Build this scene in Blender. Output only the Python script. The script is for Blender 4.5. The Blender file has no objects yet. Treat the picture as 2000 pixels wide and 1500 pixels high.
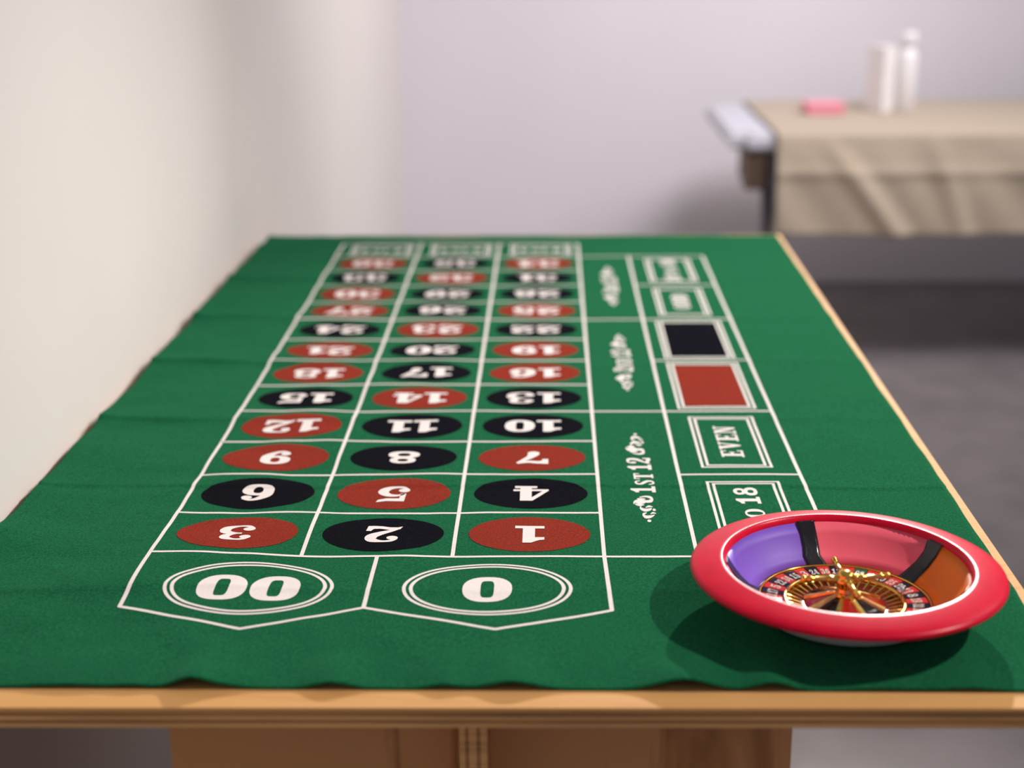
import bpy, bmesh, math, random
from mathutils import Vector, Matrix, noise
from mathutils.geometry import tessellate_polygon

U = 0.135            # one column of the layout, metres
ROW = 0.7451 * U     # one row of the layout
TZ = 0.74            # table top height
scene = bpy.context.scene
COL = scene.collection
rnd = random.Random(7)
PI = math.pi

# ------------------------------------------------------------------ camera
cam_d = bpy.data.cameras.new('camera')
cam = bpy.data.objects.new('camera', cam_d)
COL.objects.link(cam)
R = Vector((0.9996767, 0.023896, -0.0086992))
UP = Vector((0.0010583, 0.302692, 0.9530879))
F = Vector((-0.0254082, 0.9527888, -0.3025688))
M = Matrix(((R.x, UP.x, -F.x, 0.35667), (R.y, UP.y, -F.y, -1.20612), (R.z, UP.z, -F.z, 1.28621), (0, 0, 0, 1)))
cam.matrix_world = M
cam_d.sensor_width = 17.3
cam_d.lens = 25.0
cam_d.clip_start = 0.02
cam_d.clip_end = 60
cam_d.dof.use_dof = True
cam_d.dof.focus_distance = 1.345
cam_d.dof.aperture_fstop = 1.45
scene.camera = cam

# ------------------------------------------------------------------ light
scene.view_settings.view_transform = 'Standard'
scene.view_settings.look = 'None'
scene.view_settings.gamma = 1
scene.view_settings.use_curve_mapping = False
scene.view_settings.exposure = 0.0

world = bpy.data.worlds.new('world')
scene.world = world
world.use_nodes = True
bg = world.node_tree.nodes['Background']
bg.inputs['Color'].default_value = (0.86, 0.86, 1.0, 1)
bg.inputs['Strength'].default_value = 0.27


def spot(name, loc, target, power, size, blend, colour, radius):
    d = bpy.data.lights.new(name, 'SPOT')
    d.energy = power
    d.spot_size = math.radians(size)
    d.spot_blend = blend
    d.color = colour
    d.shadow_soft_size = radius
    o = bpy.data.objects.new(name, d)
    COL.objects.link(o)
    o.location = loc
    o.rotation_euler = (Vector(target) - Vector(loc)).to_track_quat('-Z', 'Y').to_euler()
    return o


WHEEL = Vector((4.424 * U, -0.755 * U, TZ + 0.0036))
def area(name, loc, target, power, sx, sy, colour, spread):
    d = bpy.data.lights.new(name, 'AREA')
    d.shape = 'RECTANGLE'
    d.size, d.size_y = sx, sy
    d.spread = math.radians(spread)
    d.energy = power
    d.color = colour
    o = bpy.data.objects.new(name, d)
    COL.objects.link(o)
    o.location = loc
    o.rotation_euler = (Vector(target) - Vector(loc)).to_track_quat('-Z', 'Y').to_euler()
    return o


spot('spot_back', (1.62, 3.85, 2.28), (0.50, -0.35, 0.72), 740, 38, 1.0, (1.0, 0.95, 0.90), 0.03)
spot('spot_right', (2.62, -0.08, 3.12), (0.62, 0.35, 0.75), 330, 48, 1.0, (1.0, 0.92, 0.84), 0.03)
area('ceiling_wash_back', (1.8, 1.5, 3.2), (0.75, 4.05, 0.45), 20, 1.6, 0.8, (0.98, 0.93, 1.0), 84)
area('ceiling_wash_left', (2.9, 2.3, 3.0), (-0.2, 2.6, 0.7), 25, 1.2, 1.2, (1.0, 0.93, 0.90), 92)


# ------------------------------------------------------------------ helpers


def tag(o, label=None, cat=None, group=None, kind=None):
    if label: o['label'] = label
    if cat: o['category'] = cat
    if group: o['group'] = group
    if kind: o['kind'] = kind
    return o


def empty(name, loc, label, cat, rz=0.0):
    o = bpy.data.objects.new(name, None)
    o.empty_display_size = 0.05
    COL.objects.link(o)
    o.location = loc
    o.rotation_euler = (0, 0, rz)
    return tag(o, label, cat)


def link(name, me, mat, parent=None, smooth=False):
    if mat is not None and not me.materials:
        me.materials.append(mat)
    if smooth:
        for p in me.polygons: p.use_smooth = True
    o = bpy.data.objects.new(name, me)
    COL.objects.link(o)
    if parent is not None: o.parent = parent
    return o


def from_bm(name, bm, mat, parent=None, smooth=False):
    bmesh.ops.recalc_face_normals(bm, faces=bm.faces)
    me = bpy.data.meshes.new(name)
    bm.to_mesh(me)
    bm.free()
    return link(name, me, mat, parent, smooth)


def bm_box(bm, x0, x1, y0, y1, z0, z1, bevel=0.0):
    g = bmesh.ops.create_cube(bm, size=1.0)
    vs = g['verts']
    for v in vs:
        v.co = Vector(((x0 + x1) / 2 + v.co.x * (x1 - x0), (y0 + y1) / 2 + v.co.y * (y1 - y0), (z0 + z1) / 2 + v.co.z * (z1 - z0)))
    if bevel:
        es = list({e for v in vs for e in v.link_edges})
        bmesh.ops.bevel(bm, geom=es, offset=bevel, segments=2, affect='EDGES', profile=0.6)


def box(name, x0, x1, y0, y1, z0, z1, mat, parent=None, bevel=0.0):
    bm = bmesh.new()
    bm_box(bm, x0, x1, y0, y1, z0, z1, bevel)
    return from_bm(name, bm, mat, parent)


def bm_revolve(bm, prof, a0=0.0, a1=2 * PI, seg=96, closed=True):
    full = abs((a1 - a0) - 2 * PI) < 1e-6
    n = seg if full else seg + 1
    rings = []
    for i in range(n):
        a = a0 + (a1 - a0) * i / seg
        rings.append([bm.verts.new((r * math.cos(a), r * math.sin(a), z)) for r, z in prof])
    m = len(prof)
    for i in range(seg):
        A, B = rings[i], rings[(i + 1) % n]
        for j in range(m if closed else m - 1):
            k = (j + 1) % m
            bm.faces.new((A[j], A[k], B[k], B[j]))
    if not full and closed:
        bm.faces.new(rings[0])
        bm.faces.new(rings[-1][::-1])


def revolve(name, prof, mat, parent=None, smooth=True, **kw):
    bm = bmesh.new()
    bm_revolve(bm, prof, **kw)
    bmesh.ops.remove_doubles(bm, verts=bm.verts, dist=1e-6)
    return from_bm(name, bm, mat, parent, smooth)


def bm_tube(bm, pts, radii, seg=12):
    rings = []
    for i, p in enumerate(pts):
        p = Vector(p)
        t = (Vector(pts[min(i + 1, len(pts) - 1)]) - Vector(pts[max(i - 1, 0)])).normalized()
        q = t.to_track_quat('Z', 'Y')
        r = radii[i]
        rings.append([bm.verts.new(p + q @ Vector((r * math.cos(2 * PI * k / seg), r * math.sin(2 * PI * k / seg), 0))) for k in range(seg)])
    for A, B in zip(rings, rings[1:]):
        for k in range(seg):
            bm.faces.new((A[k], A[(k + 1) % seg], B[(k + 1) % seg], B[k]))
    bm.faces.new(rings[0][::-1])
    bm.faces.new(rings[-1])


# ------------------------------------------------------------------ materials


def mat(name, colour, rough=0.5, metal=0.0, spec=0.5, sheen=0.0, coat=0.0):
    m = bpy.data.materials.new(name)
    m.use_nodes = True
    b = m.node_tree.nodes['Principled BSDF']
    b.inputs['Base Color'].default_value = (*colour, 1)
    b.inputs['Roughness'].default_value = rough
    b.inputs['Metallic'].default_value = metal
    b.inputs['Specular IOR Level'].default_value = spec
    if sheen:
        b.inputs['Sheen Weight'].default_value = sheen
        b.inputs['Sheen Roughness'].default_value = 0.45
    if coat:
        b.inputs['Coat Weight'].default_value = coat
        b.inputs['Coat Roughness'].default_value = 0.12
    return m


def nodes(m):
    return m.node_tree.nodes, m.node_tree.links, m.node_tree.nodes['Principled BSDF']


def add_noise(m, c1, c2, scale, detail=4.0, stretch=(1, 1, 1), bump=0.0, bump_scale=None, rough_var=0.0, lo=0.35, hi=0.65):
    n, l, b = nodes(m)
    tc = n.new('ShaderNodeTexCoord')
    mp = n.new('ShaderNodeMapping')
    mp.inputs['Scale'].default_value = stretch
    l.new(tc.outputs['Object'], mp.inputs['Vector'])
    t = n.new('ShaderNodeTexNoise')
    t.inputs['Scale'].default_value = scale
    t.inputs['Detail'].default_value = detail
    l.new(mp.outputs['Vector'], t.inputs['Vector'])
    r = n.new('ShaderNodeValToRGB')
    r.color_ramp.elements[0].color = (*c1, 1)
    r.color_ramp.elements[1].color = (*c2, 1)
    r.color_ramp.elements[0].position = lo
    r.color_ramp.elements[1].position = hi
    l.new(t.outputs['Fac'], r.inputs['Fac'])
    l.new(r.outputs['Color'], b.inputs['Base Color'])
    if bump:
        t2 = t
        if bump_scale:
            t2 = n.new('ShaderNodeTexNoise')
            t2.inputs['Scale'].default_value = bump_scale
            t2.inputs['Detail'].default_value = 3
            l.new(tc.outputs['Object'], t2.inputs['Vector'])
        bp = n.new('ShaderNodeBump')
        bp.inputs['Strength'].default_value = bump
        bp.inputs['Distance'].default_value = 0.001
        l.new(t2.outputs['Fac'], bp.inputs['Height'])
        l.new(bp.outputs['Normal'], b.inputs['Normal'])
    return m


def mulc(c, f): return tuple(min(1, x * f) for x in c)


def noisy(name, c, var, scale, rough=0.6, stretch=(1, 1, 1), bump=0.0, bump_scale=None, **kw):
    m = mat(name, c, rough, **kw)
    return add_noise(m, mulc(c, 1 - var), mulc(c, 1 + var), scale, 4.0, stretch, bump, bump_scale)


M_FELT = noisy('green_felt', (0.0090, 0.100, 0.041), 0.30, 520, 0.9, bump=0.35, bump_scale=1600, spec=0.0, sheen=0.085)
M_FELT.node_tree.nodes['Principled BSDF'].inputs['Sheen Tint'].default_value = (0.32, 1.0, 0.58, 1)
M_RED = noisy('red_print', (0.245, 0.034, 0.022), 0.22, 700, 0.9, bump=0.3, bump_scale=1600, spec=0.0)
M_BLACK = noisy('black_print', (0.0085, 0.0085, 0.012), 0.3, 700, 0.9, bump=0.3, bump_scale=1600, spec=0.0)
M_WHITE = noisy('white_print', (0.78, 0.71, 0.685), 0.04, 500, 0.85, bump=0.2, bump_scale=1600, spec=0.05)
M_WALL_L = noisy('warm_white_wall_paint', (0.70, 0.66, 0.625), 0.015, 3, 0.85, bump=0.05, bump_scale=300, spec=0.2)
M_WALL_B = noisy('mauve_lit_white_wall', (0.72, 0.69, 0.715), 0.015, 2, 0.85, bump=0.05, bump_scale=300, spec=0.2)  # white wall; the mauve cast of the light is mixed into its base colour
M_FLOOR = noisy('grey_concrete_floor', (0.18, 0.160, 0.160), 0.12, 7, 0.5, bump=0.06, bump_scale=60)


def wood(name, dark, light, stretch, scale=9, rough=0.45, dist=1.5):
    m = mat(name, light, rough, spec=0.2)
    n, l, b = nodes(m)
    tc = n.new('ShaderNodeTexCoord')
    mp = n.new('ShaderNodeMapping')
    mp.inputs['Scale'].default_value = stretch
    l.new(tc.outputs['Object'], mp.inputs['Vector'])
    t = n.new('ShaderNodeTexNoise')
    t.inputs['Scale'].default_value = scale
    t.inputs['Detail'].default_value = 6
    t.inputs['Distortion'].default_value = dist
    l.new(mp.outputs['Vector'], t.inputs['Vector'])
    # growth rings: contour lines of a stretched noise
    mm = n.new('ShaderNodeMath')
    mm.operation = 'MULTIPLY'
    mm.inputs[1].default_value = 9
    l.new(t.outputs['Fac'], mm.inputs[0])
    fr = n.new('ShaderNodeMath')
    fr.operation = 'PINGPONG'
    fr.inputs[1].default_value = 1
    l.new(mm.outputs[0], fr.inputs[0])
    r = n.new('ShaderNodeValToRGB')
    r.color_ramp.elements[0].color = (*dark, 1)
    r.color_ramp.elements[0].position = 0.0
    r.color_ramp.elements[1].color = (*light, 1)
    r.color_ramp.elements[1].position = 0.35
    l.new(fr.outputs[0], r.inputs['Fac'])
    l.new(r.outputs['Color'], b.inputs['Base Color'])
    bp = n.new('ShaderNodeBump')
    bp.inputs['Strength'].default_value = 0.1
    bp.inputs['Distance'].default_value = 0.001
    l.new(t.outputs['Fac'], bp.inputs['Height'])
    l.new(bp.outputs['Normal'], b.inputs['Normal'])
    return m


M_TOP = wood('birch_veneer_top', (0.60, 0.30, 0.10), (0.67, 0.355, 0.125), (0.5, 7, 7), 4, rough=0.7)
M_PANEL = wood('birch_veneer_panel', (0.40, 0.175, 0.065), (0.66, 0.32, 0.13), (5, 5, 0.55), 1.6, dist=0.6)
M_PLY_L = noisy('light_ply_layer', (0.80, 0.43, 0.16), 0.2, 40, 0.6, stretch=(0.15, 1, 4))
M_PLY_D = noisy('dark_ply_layer', (0.46, 0.21, 0.072), 0.3, 40, 0.6, stretch=(0.12, 1, 4))
M_RIM = noisy('hot_pink_red_plastic', (0.66, 0.005, 0.032), 0.05, 60, 0.29, bump=0.08, bump_scale=900, spec=0.14)
M_BODY = mat('white_plastic', (0.88, 0.87, 0.86), 0.35)
M_PURPLE = noisy('purple_paint', (0.22, 0.105, 0.62), 0.07, 25, 0.5, spec=0.3)
M_PINK = noisy('coral_pink_paint', (1.0, 0.14, 0.20), 0.06, 25, 0.5, spec=0.3)
M_ORANGE = noisy('orange_paint', (1.0, 0.21, 0.010), 0.06, 25, 0.5, spec=0.3)
M_TAPE = noisy('black_tape', (0.010, 0.010, 0.013), 0.4, 30, 0.22, bump=0.5, bump_scale=120, spec=0.5)
M_GOLD = mat('gold_chrome_plastic', (0.83, 0.50, 0.09), 0.16, 1.0)
M_GOLD_S = noisy('gold_pressed_plastic', (0.80, 0.52, 0.13), 0.2, 200, 0.3, metal=1.0)
M_POCK = {'red': mat('red_pocket', (0.74, 0.045, 0.04), 0.45, spec=0.25), 'black': mat('navy_black_pocket', (0.010, 0.012, 0.035), 0.4, spec=0.25), 'green': mat('green_pocket', (0.012, 0.14, 0.075), 0.3)}
M_NUM = mat('pale_numeral', (0.78, 0.76, 0.66), 0.5)
M_CONE_R = mat('red_lacquer', (0.42, 0.018, 0.008), 0.18)
M_MAROON = mat('maroon_pocket_floor', (0.13, 0.007, 0.006), 0.3)
M_CONE_B = mat('black_lacquer', (0.010, 0.006, 0.006), 0.15)
M_STEEL = mat('polished_steel', (0.85, 0.85, 0.87), 0.06, 1.0)
M_FOLD = noisy('white_table_plastic', (0.55, 0.55, 0.60), 0.02, 20, 0.5)
M_LEG = mat('dark_grey_steel', (0.10, 0.095, 0.115), 0.45, 0.4)
M_BROWN = noisy('dark_brown_bracket', (0.12, 0.075, 0.05), 0.15, 20, 0.6)
M_CLOTH = noisy('beige_tablecloth', (0.44, 0.36, 0.265), 0.04, 60, 0.85, bump=0.2, bump_scale=900, sheen=0.1)
M_PBOX = mat('pink_card', (0.78, 0.26, 0.33), 0.6)
M_PLID = mat('pale_pink_card', (0.80, 0.33, 0.39), 0.6)
M_CARD = noisy('white_card', (0.78, 0.75, 0.74), 0.02, 20, 0.6)
M_BOT = mat('white_bottle_plastic', (0.82, 0.81, 0.81), 0.35)

# ------------------------------------------------------------------ setting
XL = -0.168   # face of the left wall
YB = 4.078    # face of the back wall
tag(box('floor', XL - 0.12, 5.2, -2.2, YB + 0.12, -0.05, 0.0, M_FLOOR), 'grey polished concrete floor', 'floor', kind='structure')
tag(box('wall_left', XL - 0.12, XL, -2.2, YB + 0.12, 0.0, 2.6, M_WALL_L), 'warm white painted wall beside the roulette table', 'wall', kind='structure')
tag(box('wall_back', XL, 5.2, YB, YB + 0.12, 0.0, 2.6, M_WALL_B), 'white wall behind the folding table, mauve cast of the light in its colour', 'wall', kind='structure')

# ------------------------------------------------------------------ roulette table
table = empty('roulette_table', (2.2 * U, 4.2 * U, 0.0), 'large birch plywood table standing against the left wall under the green roulette mat', 'table')
OX, OY = table.location.x, table.location.y


def slab(name, corners, z0, z1, m, parent, inset=0.0, bevel=0.0):
    cx = sum(c[0] for c in corners) / 4
    cy = sum(c[1] for c in corners) / 4
    bm = bmesh.new()
    lo, hi = [], []
    for x, y in corners:
        sx = x - (inset if x > cx else -inset)
        sy = y - (inset if y > cy else -inset)
        lo.append(bm.verts.new((sx - OX, sy - OY, z0)))
        hi.append(bm.verts.new((sx - OX, sy - OY, z1)))
    bm.faces.new(lo[::-1])
    bm.faces.new(hi)
    for i in range(4):
        j = (i + 1) % 4
        bm.faces.new((lo[i], lo[j], hi[j], hi[i]))
    if bevel:
        bmesh.ops.bevel(bm, geom=list(bm.edges), offset=bevel, segments=2, affect='EDGES')
    return from_bm(name, bm, m, parent)


TC = [(-1.215 * U, -1.950 * U), (5.595 * U, -1.900 * U), (5.675 * U, 10.30 * U), (-1.080 * U, 10.30 * U)]
top = slab('tabletop', TC, TZ - 0.0042, TZ, M_TOP, table, 0.0, 0.0007)
zc = TZ - 0.0042
for i, (th, mm, ins) in enumerate(((0.0026, M_PLY_D, 0.0006), (0.0030, M_PLY_L, 0.0001), (0.0028, M_PLY_D, 0.0007), (0.0034, M_PLY_L, 0.0))):
    slab('ply_layer', TC, zc - th, zc, mm, top, ins, 0.0003)
    zc -= th
ZU = zc   # underside


def tbox(name, x0, x1, y0, y1, z0, z1, m, parent, bevel=0.0006):
    return box(name, x0 - OX, x1 - OX, y0 - OY, y1 - OY, z0, z1, m, parent, bevel)


PY = -0.160
for x0, x1 in ((0.0495, 0.2868), (0.3082, 0.5500)):
    tbox('support_panel', x0, x1, PY, PY + 0.018, 0.0, ZU, M_PANEL, table)
rib = tbox('cross_panel', 0.2906, 0.3044, PY - 0.040, 0.22, 0.0, ZU, M_PANEL, table)
xw = 0.2868
for i, (th, mm) in enumerate(((0.0045, M_PLY_L), (0.0030, M_PLY_D), (0.0058, M_PLY_L), (0.0032, M_PLY_D), (0.0049, M_PLY_L))):
    tbox('ply_layer', xw, xw + th, PY - 0.0445 + (0.0004 if mm is M_PLY_D else 0), PY - 0.0400, 0.0, ZU, mm, rib, 0.0)
    xw += th
tbox('rib_cheek', 0.2868, 0.2906, PY - 0.040, 0.22, 0.0, ZU, M_PANEL, rib)
tbox('rib_cheek', 0.3044, 0.3082, PY - 0.040, 0.22, 0.0, ZU, M_PANEL, rib)
for x0, x1 in ((0.0495, 0.2868), (0.3082, 0.5500)):
    tbox('support_panel', x0, x1, 1.15, 1.168, 0.0, ZU, M_PANEL, table)

# ------------------------------------------------------------------ roulette mat
FEDGE = [(130, 2.5, 90), (268, 3.5, 55), (376, 9.5, 45), (445, 3.0, 45), (648, 6.5, 55), (868, 4.0, 40), (1000, 6.0, 60), (1330, 9.5, 70), (1500, 7.0, 45), (1720, 2.0, 80), (1880, 2.5, 70)]
CREASE = [(-0.70, 0.0018, 0.6), (1.66, -0.0020, 0.25), (3.72, 0.0024, 0.9), (5.93, 0.0034, 0.9), (8.10, 0.0034, 0.9), (10.40, 0.0034, 0.9), (12.75, 0.0024, 0.9)]
FY = -1.735     # front edge of the felt in columns


def sm(a, b, x):
    t = max(0.0, min(1.0, (x - a) / (b - a)))
    return t * t * (3 - 2 * t)


def cloth_h(x, y):
    """height of the felt above the table, x and y in layout columns"""
    r = y / 0.7451
    left = 1.0 - sm(0.0, 3.2, x)
    h = 0.0022
    nz = noise.noise(Vector((x * 1.5 + 3.1, y * 1.9, 1.7)))
    nz2 = noise.noise(Vector((x * 4.3, y * 4.9 + 9.0, 4.4)))
    h += 0.0027 * nz * (0.2 + 0.8 * left) + 0.0009 * nz2 * (0.3 + 0.7 * left)
    for rc, amp, fade in CREASE:
        d = (r - rc + 0.10 * noise.noise(Vector((x * 0.9, rc * 3.0, 0.0)))) * 0.7451 * U
        k = (1 - fade) + fade * (max(left, 0.35 if x > 4.3 else 0.0) + 2.2 * math.exp(-max(x - edge_l(y), 0) / 0.45)) * (0.55 + 0.9 * abs(noise.noise(Vector((x * 1.2, rc * 7.7, 2.0)))))
        if amp < 0:
            h -= amp * k * sm(-0.004, 0.004, d) * math.exp(-max(d, 0.0) / 0.03) * 0.8
        else:
            w = 0.030 if d > 0 else 0.008
            h += amp * k * math.exp(-abs(d) / w)
    # lifted fold by the left end of the numbers
    h += 0.0042 * math.exp(-((x + 0.1) / 0.75) ** 2 - ((r + 0.25) / 0.75) ** 2)
    h += 0.0060 * math.exp(-((x + 1.30) / 0.40) ** 2 - ((r - 0.45) / 0.35) ** 2)
    # wavy front hem
    dy = (y - FY)
    if dy < 0.9:
        e = 0.0
        for px, a, w in FEDGE:
            cx = (px - 141.5) / 352.5 + 0.0
            e += a * math.exp(-((x - cx) / (w / 352.5)) ** 2)
        h += 0.00095 * e * math.exp(-(dy / 0.33) ** 2)
        h -= 0.0008 * math.exp(-dy / 0.2)
    # loose left hem
    dl = x - edge_l(y)
    if dl < 0.5:
        h += 0.0045 * math.exp(-dl / 0.22) * (0.5 + noise.noise(Vector((5.0, y * 1.3, 8.0))))
    # pressed flat under the wheel
    dw = math.hypot(x - 4.43, y + 0.70)
    f = sm(0.45, 0.95, dw)
    h = h * f + 0.0022 * (1 - f)
    return max(h, 0.0014)


def edge_l(y):
    return -1.168 + 0.0115 * (y - 0.4) + 0.012 * noise.noise(Vector((2.0, y * 2.2, 0.3)))


def edge_r(y):
    return 5.535 + 0.0075 * y + 0.010 * noise.noise(Vector((7.0, y * 2.0, 0.3)))


MAT_O = Vector((2.2 * U, 4.2 * U, TZ))
NX, NY = 190, 480
bm = bmesh.new()
rows = []
YFAR = 10.20
for j in range(NY + 1):
    yy = FY + (YFAR - FY) * j / NY
    xl, xr = edge_l(yy), edge_r(yy)
    line = []
    for i in range(NX + 1):
        xx = xl + (xr - xl) * i / NX
        y2 = yy
        if j == NY: y2 += 0.02 * noise.noise(Vector((xx * 1.5, 3.0, 1.0)))
        line.append(bm.verts.new((xx * U - MAT_O.x, y2 * U - MAT_O.y, cloth_h(xx, y2))))
    rows.append(line)
for j in range(NY):
    for i in range(NX):
        bm.faces.new((rows[j][i], rows[j][i + 1], rows[j + 1][i + 1], rows[j + 1][i]))
felt = from_bm('roulette_mat', bm, M_FELT, None, True)
if felt.data.polygons[0].normal.z < 0: felt.data.flip_normals()
felt.location = MAT_O
sol = felt.modifiers.new('thickness', 'SOLIDIFY')
sol.thickness = 0.0011
sol.offset = -1
tag(felt, 'green felt roulette layout mat printed with numbers, spread over the plywood table', 'mat')

# ---- flat print: thin meshes that follow the felt


def poly_tris(pts):
    return [tuple(pts[i] for i in t) for t in tessellate_polygon([[Vector((p[0], p[1], 0)) for p in pts]])]


def smooth_path(pts, n=5):
    """Catmull-Rom through (x, y, width)"""
    out = []
    for i in range(len(pts) - 1):
        p0 = pts[max(i - 1, 0)]; p1 = pts[i]; p2 = pts[i + 1]; p3 = pts[min(i + 2, len(pts) - 1)]
        for k in range(n):
            t = k / n
            out.append(tuple(0.5 * (2 * b + (c - a) * t + (2 * a - 5 * b + 4 * c - d) * t * t + (3 * b - a - 3 * c + d) * t ** 3) for a, b, c, d in zip(p0, p1, p2, p3)))
    out.append(tuple(pts[-1]))
    return out


def stroke(pts, n=5):
    P = smooth_path(pts, n)
    L, Rr = [], []
    for i, (x, y, w) in enumerate(P):
        a = P[max(i - 1, 0)]; b = P[min(i + 1, len(P) - 1)]
        dx, dy = b[0] - a[0], b[1] - a[1]
        d = math.hypot(dx, dy) or 1
        nx, ny = -dy / d, dx / d
        L.append((x + nx * w / 2, y + ny * w / 2)); Rr.append((x - nx * w / 2, y - ny * w / 2))
    return [(L[i], L[i + 1], Rr[i + 1], Rr[i]) for i in range(len(P) - 1)]


def rect(x0, y0, x1, y1): return [((x0, y0), (x1, y0), (x1, y1), (x0, y1))]


def sup(c, s, e):
    f = lambda v: math.copysign(abs(v) ** (2 / e), v)
    return f(c), f(s)


def disc(cx, cy, rx, ry, n=16):
    P = [(cx + rx * math.cos(2 * PI * k / n), cy + ry * math.sin(2 * PI * k / n)) for k in range(n)]
    return [((cx, cy), P[k], P[(k + 1) % n]) for k in range(n)]


def ring(cx, cy, rx, ry, ix, iy, eo=2.3, ei=3.0, n=32):
    out = []
    for k in range(n):
        q = []
        for kk in (k, k + 1):
            a = 2 * PI * kk / n
            o = sup(math.cos(a), math.sin(a), eo); i = sup(math.cos(a), math.sin(a), ei)
            q.append(((cx + rx * o[0], cy + ry * o[1]), (cx + ix * i[0], cy + iy * i[1])))
        out.append((q[0][0], q[1][0], q[1][1], q[0][1]))
    return out


def rot180(polys, w, h=1.0): return [tuple((w - x, h - y) for x, y in p) for p in polys]


G = {}   # glyph -> (advance width, polygons)
G['0'] = (0.88, ring(0.44, 0.5, 0.44, 0.5, 0.12, 0.33, 2.4, 4))
G['1'] = (0.72, poly_tris([(0, .67), (0, .82), (.12, .84), (.22, .91), (.32, 1), (.53, 1), (.53, .15), (.72, .15), (.72, 0), (0, 0), (0, .15), (.23, .15), (.23, .67)]))
G['2'] = (0.88, stroke([(.10, .76, .10), (.22, .91, .12), (.45, .95, .11), (.69, .86, .26), (.70, .66, .28), (.50, .45, .20), (.26, .28, .13), (.08, .10, .12)]) + disc(.20, .72, .14, .12) + poly_tris([(0, 0), (.05, .17), (.16, .24), (.34, .22), (.55, .16), (.70, .18), (.76, .32), (.88, .32), (.85, .0), (.7, -.02), (.5, .0), (.3, .06), (.12, .06)]))
G['3'] = (0.88, stroke([(.10, .78, .10), (.24, .92, .11), (.46, .95, .10), (.68, .86, .24), (.66, .68, .22), (.48, .555, .09), (.32, .535, .08)]) + stroke([(.32, .535, .08), (.50, .52, .10), (.74, .42, .26), (.73, .18, .26), (.47, .05, .10), (.22, .07, .11), (.08, .23, .10)]) + disc(.20, .77, .14, .115) + disc(.19, .25, .15, .12))
G['4'] = (0.92, rect(.44, 0, .74, 1) + rect(.30, 0, .88, .12) + rect(0, .21, .92, .33) + poly_tris([(0, .30), (.42, 1), (.50, 1), (.46, .80), (.14, .30)]))
G['5'] = (0.88, poly_tris([(.14, 1), (.60, .98), (.86, 1.06), (.82, .90), (.62, .80), (.28, .80), (.26, .46), (.12, .46)]) + stroke([(.16, .48, .06), (.34, .60, .12), (.58, .57, .20), (.73, .37, .28), (.65, .15, .24), (.42, .05, .10), (.20, .08, .11), (.08, .23, .10)]) + disc(.19, .25, .15, .12))
six = ring(.46, .33, .42, .33, .13, .18, 2.2, 2.4) + stroke([(.17, .36, .26), (.20, .62, .28), (.38, .86, .18), (.60, .95, .10), (.78, .86, .10)]) + disc(.69, .80, .14, .12)
G['6'] = (0.90, six)
G['9'] = (0.90, rot180(six, 0.90))
G['7'] = (0.90, stroke([(.08, .87, .26), (.28, .91, .20), (.55, .85, .17), (.86, .94, .12)]) + rect(.0, .64, .17, 1.03) + stroke([(.84, .95, .12), (.68, .72, .15), (.50, .46, .22), (.41, .22, .32), (.41, .06, .24)]) + disc(.41, .14, .17, .14))
G['8'] = (0.90, ring(.45, .745, .36, .255, .15, .11, 2.3, 2.3) + ring(.45, .28, .44, .28, .18, .13, 2.3, 2.3))
for d in '0123456789':       # slim digits for the lettering
    w, p = G[d]
    G['s' + d] = (w * 0.62, [tuple((x * 0.62, y) for x, y in q) for q in p])
G['E'] = (.62, rect(0, 0, .62, .10) + rect(0, .90, .62, 1) + rect(.10, 0, .30, 1) + rect(.30, .45, .46, .55) + rect(.54, 0, .62, .26) + rect(.54, .74, .62, 1) + rect(.42, .37, .48, .63))
G['V'] = (.70, poly_tris([(.06, 1), (.28, 1), (.43, .24), (.40, 0), (.32, 0)]) + poly_tris([(.34, 0), (.41, 0), (.64, 1), (.55, 1), (.36, .2)]) + rect(0, .90, .36, 1) + rect(.46, .90, .70, 1))
G['N'] = (.74, rect(.10, 0, .19, 1) + poly_tris([(.08, 1), (.30, 1), (.64, 0), (.50, 0)]) + rect(.54, 0, .63, 1) + rect(0, 0, .30, .10) + rect(0, .90, .28, 1) + rect(.44, .90, .74, 1))
G['S'] = (.56, stroke([(.49, .72, .08), (.42, .90, .11), (.28, .95, .10), (.13, .85, .15), (.13, .67, .17), (.28, .53, .20), (.43, .36, .19), (.43, .15, .16), (.28, .05, .10), (.13, .10, .11), (.06, .30, .08)]))
G['T'] = (.66, rect(.22, 0, .44, 1) + rect(0, .90, .66, 1) + rect(0, .70, .08, 1) + rect(.58, .70, .66, 1) + rect(.12, 0, .54, .10))
G['O'] = (.68, ring(.34, .5, .34, .5, .14, .40, 2.2, 2.4))
G['D'] = (.68, rect(.10, 0, .31, 1) + stroke([(.20, .95, .10), (.42, .94, .12), (.57, .75, .20), (.58, .5, .22), (.57, .25, .20), (.42, .06, .12), (.20, .05, .10)]) + rect(0, 0, .2, .10) + rect(0, .90, .2, 1))
G['R'] = (.72, rect(.10, 0, .31, 1) + stroke([(.20, .95, .10), (.42, .94, .12), (.55, .75, .20), (.42, .53, .12), (.25, .50, .10)]) + stroke([(.36, .50, .16), (.50, .30, .20), (.58, .06, .18), (.72, .05, .08)]) + rect(0, 0, .40, .10) + rect(0, .90, .2, 1))
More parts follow.
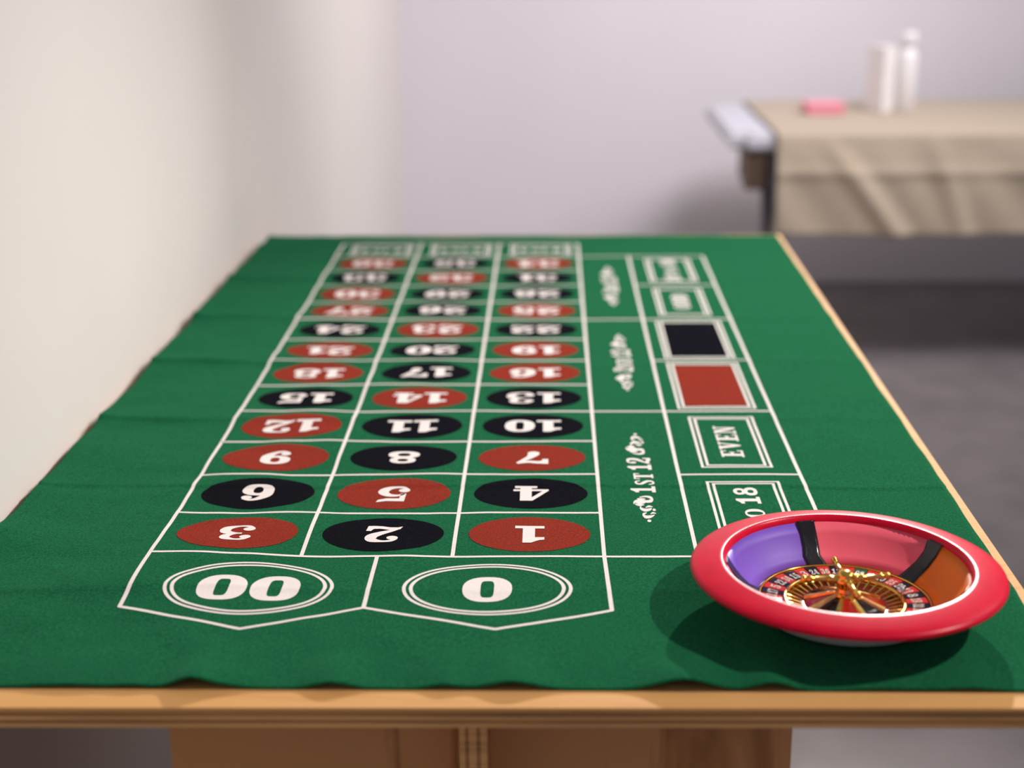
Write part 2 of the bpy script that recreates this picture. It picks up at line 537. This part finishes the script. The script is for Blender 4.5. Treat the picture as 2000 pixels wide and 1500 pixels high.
# curling leaf scroll: starts beside the lettering (y = 0) and runs down to a dot
SCROLL = (stroke([(.36, .03, .03), (.66, .00, .06), (.90, .06, .11), (.88, .17, .12), (.64, .20, .10), (.34, .17, .12), (.12, .21, .09), (.04, .29, .03)], 6)
          + stroke([(.62, .10, .03), (.42, .10, .07), (.24, .09, .03)], 5)
          + stroke([(.14, .24, .03), (.34, .27, .08), (.58, .25, .03)], 5) + stroke([(.10, .30, .03), (.30, .34, .08), (.52, .33, .03)], 5)
          + stroke([(.36, .37, .02), (.34, .46, .09), (.52, .53, .11), (.76, .50, .08), (.84, .45, .02)], 6)
          + stroke([(.56, .44, .02), (.72, .39, .07), (.90, .41, .02)], 5) + disc(.94, .52, .075, .045)
          + stroke([(.58, .62, .02), (.42, .68, .09), (.50, .77, .11), (.74, .76, .09), (.92, .70, .02)], 6)
          + stroke([(.74, .67, .02), (.86, .63, .06), (1.0, .65, .02)], 5) + disc(.64, .91, .09, .045))


def text_polys(s, track=0.06, slim=False, small=()):
    """s laid out along +x, cap height 1; small = indices in small capitals"""
    out, x = [], 0.0
    for i, ch in enumerate(s):
        if ch == ' ':
            x += 0.24
            continue
        w, p = G['s' + ch if (slim and ch.isdigit()) else ch]
        k = 0.80 if i in small else 1.0
        out += [tuple((x + a * k, b * k) for a, b in q) for q in p]
        x += w * k + track
    return out, x - track


def place(polys, w, cx, cy, h, direction, sx=1.0):
    """centre text at cx, cy (columns), cap height h; direction: reading angle in degrees"""
    a = math.radians(direction)
    ca, sa = math.cos(a), math.sin(a)
    res = []
    for q in polys:
        r = []
        for x, y in q:
            X, Y = (x - w / 2) * h * sx, (y - 0.5) * h
            r.append((cx + X * ca - Y * sa, cy + X * sa + Y * ca))
        res.append(tuple(r))
    return res


def print_mesh(name, polys, m, parent, lift, maxlen=0.042):
    bm = bmesh.new()
    for q in polys:
        try:
            bm.faces.new([bm.verts.new((x, y, 0)) for x, y in q])
        except ValueError:
            pass
    bmesh.ops.remove_doubles(bm, verts=bm.verts, dist=0.0004)
    for _ in range(5):
        es = [e for e in bm.edges if e.calc_length() > maxlen]
        if not es: break
        bmesh.ops.subdivide_edges(bm, edges=es, cuts=1, use_grid_fill=True)
    for f in bm.faces:
        if f.normal.z < 0: f.normal_flip()
    for v in bm.verts:
        x, y = v.co.x, v.co.y
        v.co = (x * U - MAT_O.x, y * U - MAT_O.y, cloth_h(x, y) + lift)
    me = bpy.data.meshes.new(name)
    bm.to_mesh(me)
    bm.free()
    me.materials.append(m)
    for p in me.polygons: p.use_smooth = True
    o = bpy.data.objects.new(name, me)
    COL.objects.link(o)
    o.parent = parent
    return o


def quad_strip(p, q, w, step=0.06):
    dx, dy = q[0] - p[0], q[1] - p[1]
    d = math.hypot(dx, dy)
    nx, ny = -dy / d * w / 2, dx / d * w / 2
    n = max(1, int(d / step))
    P = [(p[0] + dx * k / n, p[1] + dy * k / n) for k in range(n + 1)]
    return [((a[0] + nx, a[1] + ny), (a[0] - nx, a[1] - ny), (b[0] - nx, b[1] - ny), (b[0] + nx, b[1] + ny)) for a, b in zip(P, P[1:])]


LIFT1, LIFT2 = 0.00030, 0.00065
LW = 0.027
RR = 0.7451
X4, X5 = 3.612, 4.520
e = LW / 2
lines = []
for x in (0, 1, 2, 3): lines.append(((x, -e if x in (0, 3) else e), (x, 13 * RR + e)))
lines += [((X4, 0), (X4, 12 * RR + e)), ((X5, 0), (X5, 12 * RR + e))]
lines.append(((-e, 0), (X5 + e, 0)))
for n in range(1, 13): lines.append(((0, n * RR), (3, n * RR)))
lines.append(((-e, 13 * RR), (3 + e, 13 * RR)))
for n in (4, 8, 12): lines.append(((3, n * RR), (X4, n * RR)))
for n in (2, 4, 6, 8, 10, 12): lines.append(((X4, n * RR), (X5, n * RR)))
for p, q in lines:
    print_mesh('grid_line', quad_strip(p, q, LW), M_WHITE, felt, LIFT1)
ZP = [(0.0, 0.0), (0.008, -0.772), (0.800, -1.042), (1.504, -0.762), (2.318, -1.046), (3.018, -0.788), (3.0, 0.0)]
zb = []
for p, q in zip(ZP, ZP[1:]):
    zb += quad_strip(p, q, LW) + disc(q[0], q[1], LW / 2, LW / 2, 10)
print_mesh('zero_border', zb, M_WHITE, felt, LIFT1)
print_mesh('grid_line', quad_strip((1.504, -0.762), (1.504, -e), LW), M_WHITE, felt, LIFT1)


def oval(cx, cy, rx, ry, rings=6, n=44):
    out = []
    for r in range(rings):
        a0, a1 = r / rings, (r + 1) / rings
        for k in range(n):
            t0, t1 = 2 * PI * k / n, 2 * PI * (k + 1) / n
            P = [(cx + rx * a * math.cos(t), cy + ry * a * math.sin(t)) for a, t in ((a0, t0), (a1, t0), (a1, t1), (a0, t1))]
            out.append(tuple(P if r else P[1:3] + [(cx, cy)]))
    return out


REDS = {1, 3, 5, 7, 9, 12, 14, 16, 18, 19, 21, 23, 25, 27, 30, 32, 34, 36}
for num in range(1, 37):
    col = 2 - (num - 1) % 3          # 1 stands in the right column, 3 in the left
    row = (num - 1) // 3
    cx, cy = col + 0.505, (row + 0.5) * RR - 0.005
    c = 'red' if num in REDS else 'black'
    s = print_mesh('number_spot', oval(cx, cy, 0.415, 0.290), M_RED if c == 'red' else M_BLACK, felt, LIFT1)
    tag(s, '%s oval printed with the number %d' % (c, num))
    P, w = text_polys(str(num), 0.055)
    print_mesh('numeral', place(P, w, cx, cy - 0.008, 0.280, 180), M_WHITE, s, LIFT2)
for cx, txt in ((0.748, '00'), (2.250, '0')):
    g = print_mesh('zero_ring', ring(cx, -0.490, 0.535, 0.372, 0.512, 0.352, 2, 2, 72) + ring(cx, -0.490, 0.492, 0.336, 0.468, 0.315, 2, 2, 72), M_WHITE, felt, LIFT1)
    tag(g, 'white double oval ring around the %s' % ('double zero' if txt == '00' else 'single zero'))
    P, w = text_polys(txt, 0.065)
    print_mesh('numeral', place(P, w, cx, -0.495, 0.355, 180, 1.0), M_WHITE, g, LIFT1)


def frame(x0, y0, x1, y1, w):
    return quad_strip((x0, y0 + w / 2), (x1, y0 + w / 2), w) + quad_strip((x0, y1 - w / 2), (x1, y1 - w / 2), w) + quad_strip((x0 + w / 2, y0 + w), (x0 + w / 2, y1 - w), w) + quad_strip((x1 - w / 2, y0 + w), (x1 - w / 2, y1 - w), w)


BX = 4.069
for k, (txt, small) in enumerate((('1 TO 18', (2, 3)), ('EVEN', ()), ('RED', ()), ('BLACK', ()), ('ODD', ()), ('19 TO 36', (3, 4)))):
    y0, y1 = 2 * k * RR, 2 * (k + 1) * RR
    if txt in ('RED', 'BLACK'):
        fx, fy = 0.333, 0.070
    else:
        fx, fy = 0.272, 0.148
    f = print_mesh('bet_frame', frame(BX - fx, y0 + fy, BX + fx, y1 - fy, 0.021) + frame(BX - fx + 0.042, y0 + fy + 0.042, BX + fx - 0.042, y1 - fy - 0.042, 0.021), M_WHITE, felt, LIFT1)
    if txt in ('RED', 'BLACK'):
        d = 0.068
        x0, x1, ya, yb = BX - fx + d, BX + fx - d, y0 + fy + d + 0.01, y1 - fy - d - 0.01
        n = 12
        q = [((x0 + (x1 - x0) * i / n, ya + (yb - ya) * j / n), (x0 + (x1 - x0) * (i + 1) / n, ya + (yb - ya) * j / n), (x0 + (x1 - x0) * (i + 1) / n, ya + (yb - ya) * (j + 1) / n), (x0 + (x1 - x0) * i / n, ya + (yb - ya) * (j + 1) / n)) for i in range(n) for j in range(n)]
        o = print_mesh('colour_field', q, M_RED if txt == 'RED' else M_BLACK, f, LIFT1)
        tag(o, 'plain %s rectangle' % txt.lower())
    else:
        P, w = text_polys(txt, 0.10, True, small)
        length = {'EVEN': 0.72, 'ODD': 0.60, '1 TO 18': 0.98, '19 TO 36': 1.08}[txt]
        print_mesh('lettering', place(P, w, BX - 0.002, (y0 + y1) / 2 - 0.005, 0.175, 90, length / (w * 0.175)), M_WHITE, f, LIFT1)

for k, (txt, small) in enumerate((('1ST 12', (1, 2)), ('2ND 12', (1, 2)), ('3RD 12', (1, 2)))):
    cy = (4 * k + 2) * RR
    P, w = text_polys(txt, 0.10, True, small)
    print_mesh('lettering', place(P, w, 3.326, cy + 0.005, 0.182, 90, 0.715 / (w * 0.182)), M_WHITE, felt, LIFT1)
    for sgn in (-1, 1):
        o = cy + 0.005 + sgn * 0.44
        print_mesh('scroll_ornament', [tuple((3.235 + 0.155 * x, o + sgn * 0.50 * y) for x, y in q) for q in SCROLL], M_WHITE, felt, LIFT1)
for c in range(3):
    cx, cy = c + 0.53, 12.5 * RR
    f = print_mesh('bet_frame', frame(cx - 0.375, cy - 0.300, cx + 0.375, cy + 0.300, 0.021) + frame(cx - 0.333, cy - 0.258, cx + 0.333, cy + 0.258, 0.021), M_WHITE, felt, LIFT1)
    P, w = text_polys('2 TO 1', 0.10, True, (2, 3))
    print_mesh('lettering', place(P, w, cx, cy, 0.19, 180, 0.52 / (w * 0.19)), M_WHITE, f, LIFT1)

# ------------------------------------------------------------------ toy roulette wheel
wheel = empty('toy_roulette', WHEEL, 'toy roulette wheel with hot pink rim and purple, pink and orange bowl', 'roulette')
revolve('bowl', [(0.030, 0.0005), (0.070, 0.0), (0.0735, 0.002), (0.078, 0.008), (0.090, 0.0185), (0.105, 0.0304), (0.100, 0.0305), (0.086, 0.0165), (0.0765, 0.0075), (0.070, 0.0012), (0.030, 0.0010)], M_BODY, wheel, seg=96)
rim = [(0.0968, 0.0318), (0.1050, 0.0303), (0.1180, 0.0304), (0.1222, 0.0306), (0.1250, 0.0318), (0.1260, 0.0336), (0.1252, 0.0353), (0.1224, 0.0368), (0.1160, 0.0386), (0.1090, 0.0400), (0.1030, 0.0412), (0.1004, 0.0415), (0.0994, 0.0411), (0.0984, 0.0400), (0.0975, 0.0388), (0.0966, 0.0368)]
revolve('rim', rim, M_RIM, wheel, seg=160)
ANG = [100, 31, -28, -102, -188]
SLOPE = [(0.0966, 0.0362), (0.0915, 0.0275), (0.0850, 0.0190), (0.0780, 0.0122), (0.0703, 0.0080)]
BACK = [(r + 0.0012, z - 0.0012) for r, z in SLOPE[::-1]]
for i, (m, lab) in enumerate(((M_PINK, 'coral pink painted sector'), (M_ORANGE, 'orange painted sector'), (M_PURPLE, 'purple painted sector on the right'), (M_PINK, 'pink painted sector hidden at the front'), (M_PURPLE, 'purple painted sector on the left'))):
    hi = ANG[i]
    lo = ANG[(i + 1) % 5]
    if lo > hi: lo -= 360
    tag(revolve('colour_sector', SLOPE + BACK, m, wheel, a0=math.radians(lo), a1=math.radians(hi), seg=24), lab)


def tape(a, skew=0.0, width=0.0155):
    bm = bmesh.new()
    prof = [(0.0968, 0.0372)] + [(r, z) for r, z in SLOPE] + [(0.0696, 0.0076)]
    grid = []
    nx = 6
    for j, (r, z) in enumerate(prof):
        line = []
        wob = 0.0009 * math.sin(j * 2.1 + a)
        for i in range(nx + 1):
            t = (i / nx - 0.5) * (width + 0.0012 * math.cos(j * 1.3 + a)) + wob + skew * (j / 6 - 0.5)
            rr = r - 0.0006 - 0.00025 * math.sin(j * 2.7 + a)
            x = math.sqrt(max(rr * rr - t * t, 0))
            line.append(bm.verts.new((x, t, z + 0.0006)))
        grid.append(line)
    for A, B in zip(grid, grid[1:]):
        for i in range(nx): bm.faces.new((A[i], A[i + 1], B[i + 1], B[i]))
    bmesh.ops.recalc_face_normals(bm, faces=bm.faces)
    r = bmesh.ops.extrude_face_region(bm, geom=list(bm.faces))
    for v in r['geom']:
        if isinstance(v, bmesh.types.BMVert):
            v.co += Vector((0.0003, 0, -0.0004))
    o = from_bm('tape_strip', bm, M_TAPE, wheel, True)
    o.rotation_euler = (0, 0, math.radians(a))
    return o


for a, k in zip(ANG, (-0.002, 0.007, 0.0, 0.0, 0.0)): tape(a, k)

# number ring and everything inside it hang from here
mech = -0.0042
first_mech = set(wheel.children)
revolve('gold_ring', [(0.0696, 0.0098), (0.0714, 0.0098), (0.0714, 0.0118), (0.0708, 0.0123), (0.0699, 0.0120)], M_GOLD, wheel, seg=120)
revolve('ring_bed', [(0.046, 0.0050), (0.0705, 0.0065), (0.0705, 0.0103), (0.050, 0.0089), (0.046, 0.0080)], M_GOLD_S, wheel, seg=120)
ORDER = ['00', 27, 10, 25, 29, 12, 8, 19, 31, 18, 6, 21, 33, 16, 4, 23, 35, 14, 2, 0, 28, 9, 26, 30, 11, 7, 20, 32, 17, 5, 22, 34, 15, 3, 24, 36, 13, 1]
STEP = 2 * PI / 38
A00 = math.radians(67)
pm = {}
for c in ('red', 'black', 'green'):
    bm = bmesh.new()
    g = 0.0004 / 0.06
    a0, a1 = -STEP / 2 + g, STEP / 2 - g
    bm_revolve(bm, [(0.0504, 0.0089), (0.0694, 0.0102), (0.0694, 0.0107), (0.0504, 0.0094)], a0, a1, 4)
    bmesh.ops.recalc_face_normals(bm, faces=bm.faces)
    me = bpy.data.meshes.new('number_pocket')
    bm.to_mesh(me)
    bm.free()
    me.materials.append(M_POCK[c])
    pm[c] = me
for k, n in enumerate(ORDER):
    c = 'green' if n in ('00', 0) else ('red' if n in REDS else 'black')
    o = link('number_pocket', pm[c], None, wheel)
    a = A00 - k * STEP
    o.rotation_euler = (0, 0, a)
    tag(o, '%s number pocket %s' % (c, n))
    P, w = text_polys(str(n), 0.08, True)
    h = 0.0090
    bm = bmesh.new()
    sx = min(1.1, 0.0076 / (w * h))
    for q in P:
        # reading direction clockwise, tops outward
        try: bm.faces.new([bm.verts.new((0.0602 + (y - 0.5) * h, -(x - w / 2) * h * sx, 0.0)) for x, y in q])
        except ValueError: pass
    for v in bm.verts: v.co.z = 0.0094 + (v.co.x - 0.0504) * 0.0684 + 0.00022
    for f in bm.faces:
        f.normal_update()
        if f.normal.z < 0: f.normal_flip()
    me = bpy.data.meshes.new('numeral')
    bm.to_mesh(me)
    bm.free()
    link('numeral', me, M_NUM, o)

# pockets and dividers
revolve('gold_ring', [(0.0508, 0.0086), (0.0512, 0.0108), (0.0500, 0.0122), (0.0484, 0.0122), (0.0472, 0.0108), (0.0470, 0.0060), (0.0500, 0.0060)], M_GOLD, wheel, seg=120)
revolve('pocket_floor', [(0.030, 0.0030), (0.0472, 0.0030), (0.0472, 0.0052), (0.034, 0.0046), (0.030, 0.0046)], M_MAROON, wheel, seg=96)
bm = bmesh.new()
fin = [(0.0330, 0.0044), (0.0478, 0.0048), (0.0478, 0.0112), (0.0440, 0.0104), (0.0345, 0.0072)]
A = [bm.verts.new((r, -0.0007, z)) for r, z in fin]
B = [bm.verts.new((r, 0.0007, z)) for r, z in fin]
bm.faces.new(A); bm.faces.new(B[::-1])
for i in range(5): bm.faces.new((A[i], A[(i + 1) % 5], B[(i + 1) % 5], B[i]))
bmesh.ops.recalc_face_normals(bm, faces=bm.faces)
fin_me = bpy.data.meshes.new('pocket_divider')
bm.to_mesh(fin_me)
bm.free()
for k in range(38):
    o = link('pocket_divider', fin_me, M_GOLD_S, wheel)
    o.rotation_euler = (0, 0, A00 + (k + 0.5) * STEP)
# cone
CONE = [(0.0335, 0.0046), (0.0250, 0.0072), (0.0150, 0.0112), (0.0080, 0.0135), (0.0080, 0.0060), (0.0335, 0.0030)]
for i in range(8):
    o = revolve('cone_sector', CONE, M_CONE_R if i % 2 else M_CONE_B, wheel, a0=math.radians(22.5 + 45 * i), a1=math.radians(67.5 + 45 * i), seg=8)
bm = bmesh.new()
P0 = [(0.008, 0.0138), (0.015, 0.0122), (0.025, 0.0084), (0.0338, 0.0056)]
for (r0, z0), (r1, z1) in zip(P0, P0[1:]):
    for s in (-1, 1):
        pass
verts = []
for r, z in P0:
    w = 0.0018 + r * 0.05
    verts.append([bm.verts.new((r, -w, z - 0.002)), bm.verts.new((r, -w * 0.6, z + 0.0008)), bm.verts.new((r, w * 0.6, z + 0.0008)), bm.verts.new((r, w, z - 0.002))])
for Aq, Bq in zip(verts, verts[1:]):
    for i in range(4): bm.faces.new((Aq[i], Aq[(i + 1) % 4], Bq[(i + 1) % 4], Bq[i]))
bm.faces.new(verts[0]); bm.faces.new(verts[-1][::-1])
bmesh.ops.recalc_face_normals(bm, faces=bm.faces)
rib_me = bpy.data.meshes.new('cone_rib')
bm.to_mesh(rib_me)
bm.free()
for i in range(8):
    o = link('cone_rib', rib_me, M_GOLD_S, wheel)
    o.rotation_euler = (0, 0, math.radians(22.5 + 45 * i))
# turret
TUR = [(0.0, 0.0095), (0.0115, 0.0095), (0.0125, 0.0125), (0.0105, 0.0142), (0.0085, 0.0150), (0.0092, 0.0162), (0.0080, 0.0172), (0.0074, 0.0182), (0.0084, 0.0192), (0.0074, 0.0202), (0.0070, 0.0240), (0.0082, 0.0258), (0.0090, 0.0270), (0.0092, 0.0292), (0.0080, 0.0310), (0.0072, 0.0322), (0.0076, 0.0338), (0.0060, 0.0356), (0.0030, 0.0366), (0.0, 0.0369)]
revolve('turret', TUR, M_GOLD, wheel, seg=40, closed=False)
for i in range(4):
    bm = bmesh.new()
    T = [0.004, 0.009, 0.012, 0.0135, 0.015, 0.0185, 0.0235, 0.0280, 0.0300, 0.0315, 0.0335]
    Rd = [0.0044, 0.0040, 0.0026, 0.0036, 0.0026, 0.0022, 0.0020, 0.0018, 0.0028, 0.0018, 0.0016]
    bm_tube(bm, [(t, 0, 0.0292 + 0.05 * t) for t in T], Rd, 14)
    arm = from_bm('turret_arm', bm, M_GOLD, wheel, True)
    arm.rotation_euler = (0, 0, math.radians(5 + 90 * i))
    bm = bmesh.new()
    bmesh.ops.create_uvsphere(bm, u_segments=16, v_segments=10, radius=0.0029, matrix=Matrix.Translation((0.0355, 0, 0.0310)))
    from_bm('arm_knob', bm, M_GOLD, arm, True)

for ch in wheel.children:
    pass
for ch in wheel.children:
    if ch not in first_mech: ch.scale = (0.975, 0.975, 1.0)
    if ch not in first_mech: ch.location.z = mech if ch.name.split('.')[0] not in ('pocket_floor', 'cone_sector', 'cone_rib') else mech + 0.0028

wheel.rotation_euler = (math.radians(-0.8), 0, 0)   # sits a little askew on the creased felt

# ball
bm = bmesh.new()
bmesh.ops.create_uvsphere(bm, u_segments=24, v_segments=16, radius=0.0036)
ball = from_bm('roulette_ball', bm, M_STEEL, None, True)
ball.location = (WHEEL.x + 0.0475, WHEEL.y + 0.0075, WHEEL.z + 0.0080 + 0.0036)
tag(ball, 'small shiny silver ball resting on the gold ring inside the roulette wheel', 'ball')

# ------------------------------------------------------------------ back table
BZ = 0.68
ft = empty('folding_table', (1.79, 3.40, 0), 'white plastic folding table against the back wall, half covered by a beige cloth', 'table')


def fbox(name, x0, x1, y0, y1, z0, z1, m, bevel=0.004):
    return box(name, x0 - 1.79, x1 - 1.79, y0 - 3.40, y1 - 3.40, z0, z1, m, ft, bevel)


bm = bmesh.new()
bm_box(bm, 0.872 - 1.79, 2.70 - 1.79, 3.03 - 3.40, 3.78 - 3.40, BZ - 0.045, BZ)
ve = [e_ for e_ in bm.edges if abs(e_.verts[0].co.z - e_.verts[1].co.z) > 0.02]
bmesh.ops.bevel(bm, geom=ve, offset=0.05, segments=6, affect='EDGES')
he = [e_ for e_ in bm.edges if abs(e_.verts[0].co.z - e_.verts[1].co.z) < 1e-5 and len(e_.link_faces) == 2 and any(abs(f.normal.z) > 0.9 for f in e_.link_faces)]
bmesh.ops.bevel(bm, geom=he, offset=0.010, segments=3, affect='EDGES')
from_bm('table_top', bm, M_FOLD, ft)
for sx in (0, 1):
    for y in (3.12, 3.69):
        bm = bmesh.new()
        x0 = (0.985 if sx == 0 else 2.59) + (0.0 if y < 3.4 else 0.11)
        x1 = x0 + (0.07 if sx == 0 else -0.07)
        bm_tube(bm, [(x0 - 1.79, y - 3.40, BZ - 0.045), (x0 - 1.79 + (x1 - x0) * 0.2, y - 3.40, 0.33), (x1 - 1.79, y - 3.40, 0.0)], [0.0145, 0.0145, 0.0145], 12)
        from_bm('leg', bm, M_LEG, ft, True)
    xm = 1.02 if sx == 0 else 2.555
    bm = bmesh.new()
    bm_tube(bm, [(xm - 1.79, 3.12 - 3.40, 0.14), (xm - 1.79, 3.69 - 3.40, 0.14)], [0.010, 0.010], 10)
    from_bm('leg_crossbar', bm, M_LEG, ft, True)
tag(fbox('end_bracket', 0.922, 0.980, 3.05, 3.15, 0.520, BZ - 0.045, M_BROWN), 'dark brown bracket under the white table end')

# cloth over it
bm = bmesh.new()
CX0, CX1 = 1.000, 2.725
path = []   # (y, z, drop fraction) from the front hem over the top to the back hem
for k in range(27): path.append((3.012, 0.400 + (BZ + 0.002 - 0.400) * k / 26, 1 - k / 26))
path += [(3.016, BZ + 0.006, 0), (3.026, BZ + 0.0075, 0)]
for k in range(1, 20): path.append((3.026 + 0.745 * k / 20, BZ + 0.0075, 0))
path += [(3.786, BZ + 0.006, 0), (3.795, BZ - 0.004, 0)]
for k in range(1, 12): path.append((3.798, BZ - 0.004 - 0.25 * k / 11, k / 11))
nxc = 120
grid = []
for y, z, d in path:
    line = []
    for i in range(nxc + 1):
        x = CX0 + (CX1 - CX0) * i / nxc
        off = 0.0
        zz = z
        if d > 0:
            sgn = -1 if y < 3.4 else 1
            wv = 0.010 * math.sin(x * 19 + (0.68 - z) * 9 + 1.0) + 0.008 * math.sin(x * 31 - (0.68 - z) * 22) + 0.006 * noise.noise(Vector((x * 5, z * 6, 3)))
            dg = 0.026 * math.exp(-(((x - 1.20) - (0.60 - z) * 0.75) / 0.035) ** 2) + 0.016 * math.exp(-(((x - 1.44) - (0.68 - z) * 0.35) / 0.03) ** 2)
            cr = 0.006 * math.exp(-((z - 0.578) / 0.012) ** 2)
            off = sgn * (min(1, d * 2.2) * (0.5 * wv + dg) + 0.020 * d + cr + 0.012 * min(1, d * 3))
            if d > 0.999: zz += 0.008 * noise.noise(Vector((x * 4, 1.0, 2.0)))
        else:
            zz += 0.0012 * noise.noise(Vector((x * 6, y * 6, 0.5))) + 0.0008
        line.append(bm.verts.new((x, y + off, zz)))
    grid.append(line)
for A_, B_ in zip(grid, grid[1:]):
    for i in range(nxc): bm.faces.new((A_[i], A_[i + 1], B_[i + 1], B_[i]))
cl = from_bm('tablecloth', bm, M_CLOTH, None, True)
if sum(p.normal.z for p in cl.data.polygons) < 0: cl.data.flip_normals()
so = cl.modifiers.new('thickness', 'SOLIDIFY')
so.thickness = 0.0012
so.offset = 1
tag(cl, 'creased beige tablecloth draped over the white folding table at the back', 'tablecloth')
CZ = BZ + 0.0105

# pink box
pb = empty('pink_box', (1.206, 3.455, CZ), 'flat pink box lying on the beige tablecloth', 'box', 0.05)
box('box_base', -0.056, 0.056, -0.045, 0.045, 0, 0.024, M_PBOX, pb, 0.002)
box('box_lid', -0.058, 0.058, -0.047, 0.047, 0.0242, 0.034, M_PLID, pb, 0.002)

# white carton and bottle
ca = empty('white_carton', (1.392, 3.49, CZ), 'upright white carton standing left of the white bottle on the beige cloth', 'carton', math.radians(38))
box('carton_body', -0.034, 0.034, -0.034, 0.034, 0, 0.196, M_CARD, ca, 0.002)
box('top_flap', -0.034, 0.034, -0.034, 0.034, 0.1962, 0.1985, M_CARD, ca, 0.001)
bo = empty('white_bottle', (1.462, 3.475, CZ), 'tall white bottle standing right of the white carton on the beige cloth', 'bottle')
revolve('bottle_body', [(0, 0), (0.026, 0), (0.029, 0.003), (0.029, 0.165), (0.026, 0.180), (0.016, 0.192), (0.013, 0.196), (0.013, 0.204), (0, 0.204)], M_BOT, bo, seg=40, closed=False)
revolve('bottle_cap', [(0, 0.2045), (0.0235, 0.2045), (0.0250, 0.206), (0.0245, 0.238), (0.0230, 0.240), (0, 0.240)], M_BOT, bo, seg=32, closed=False)
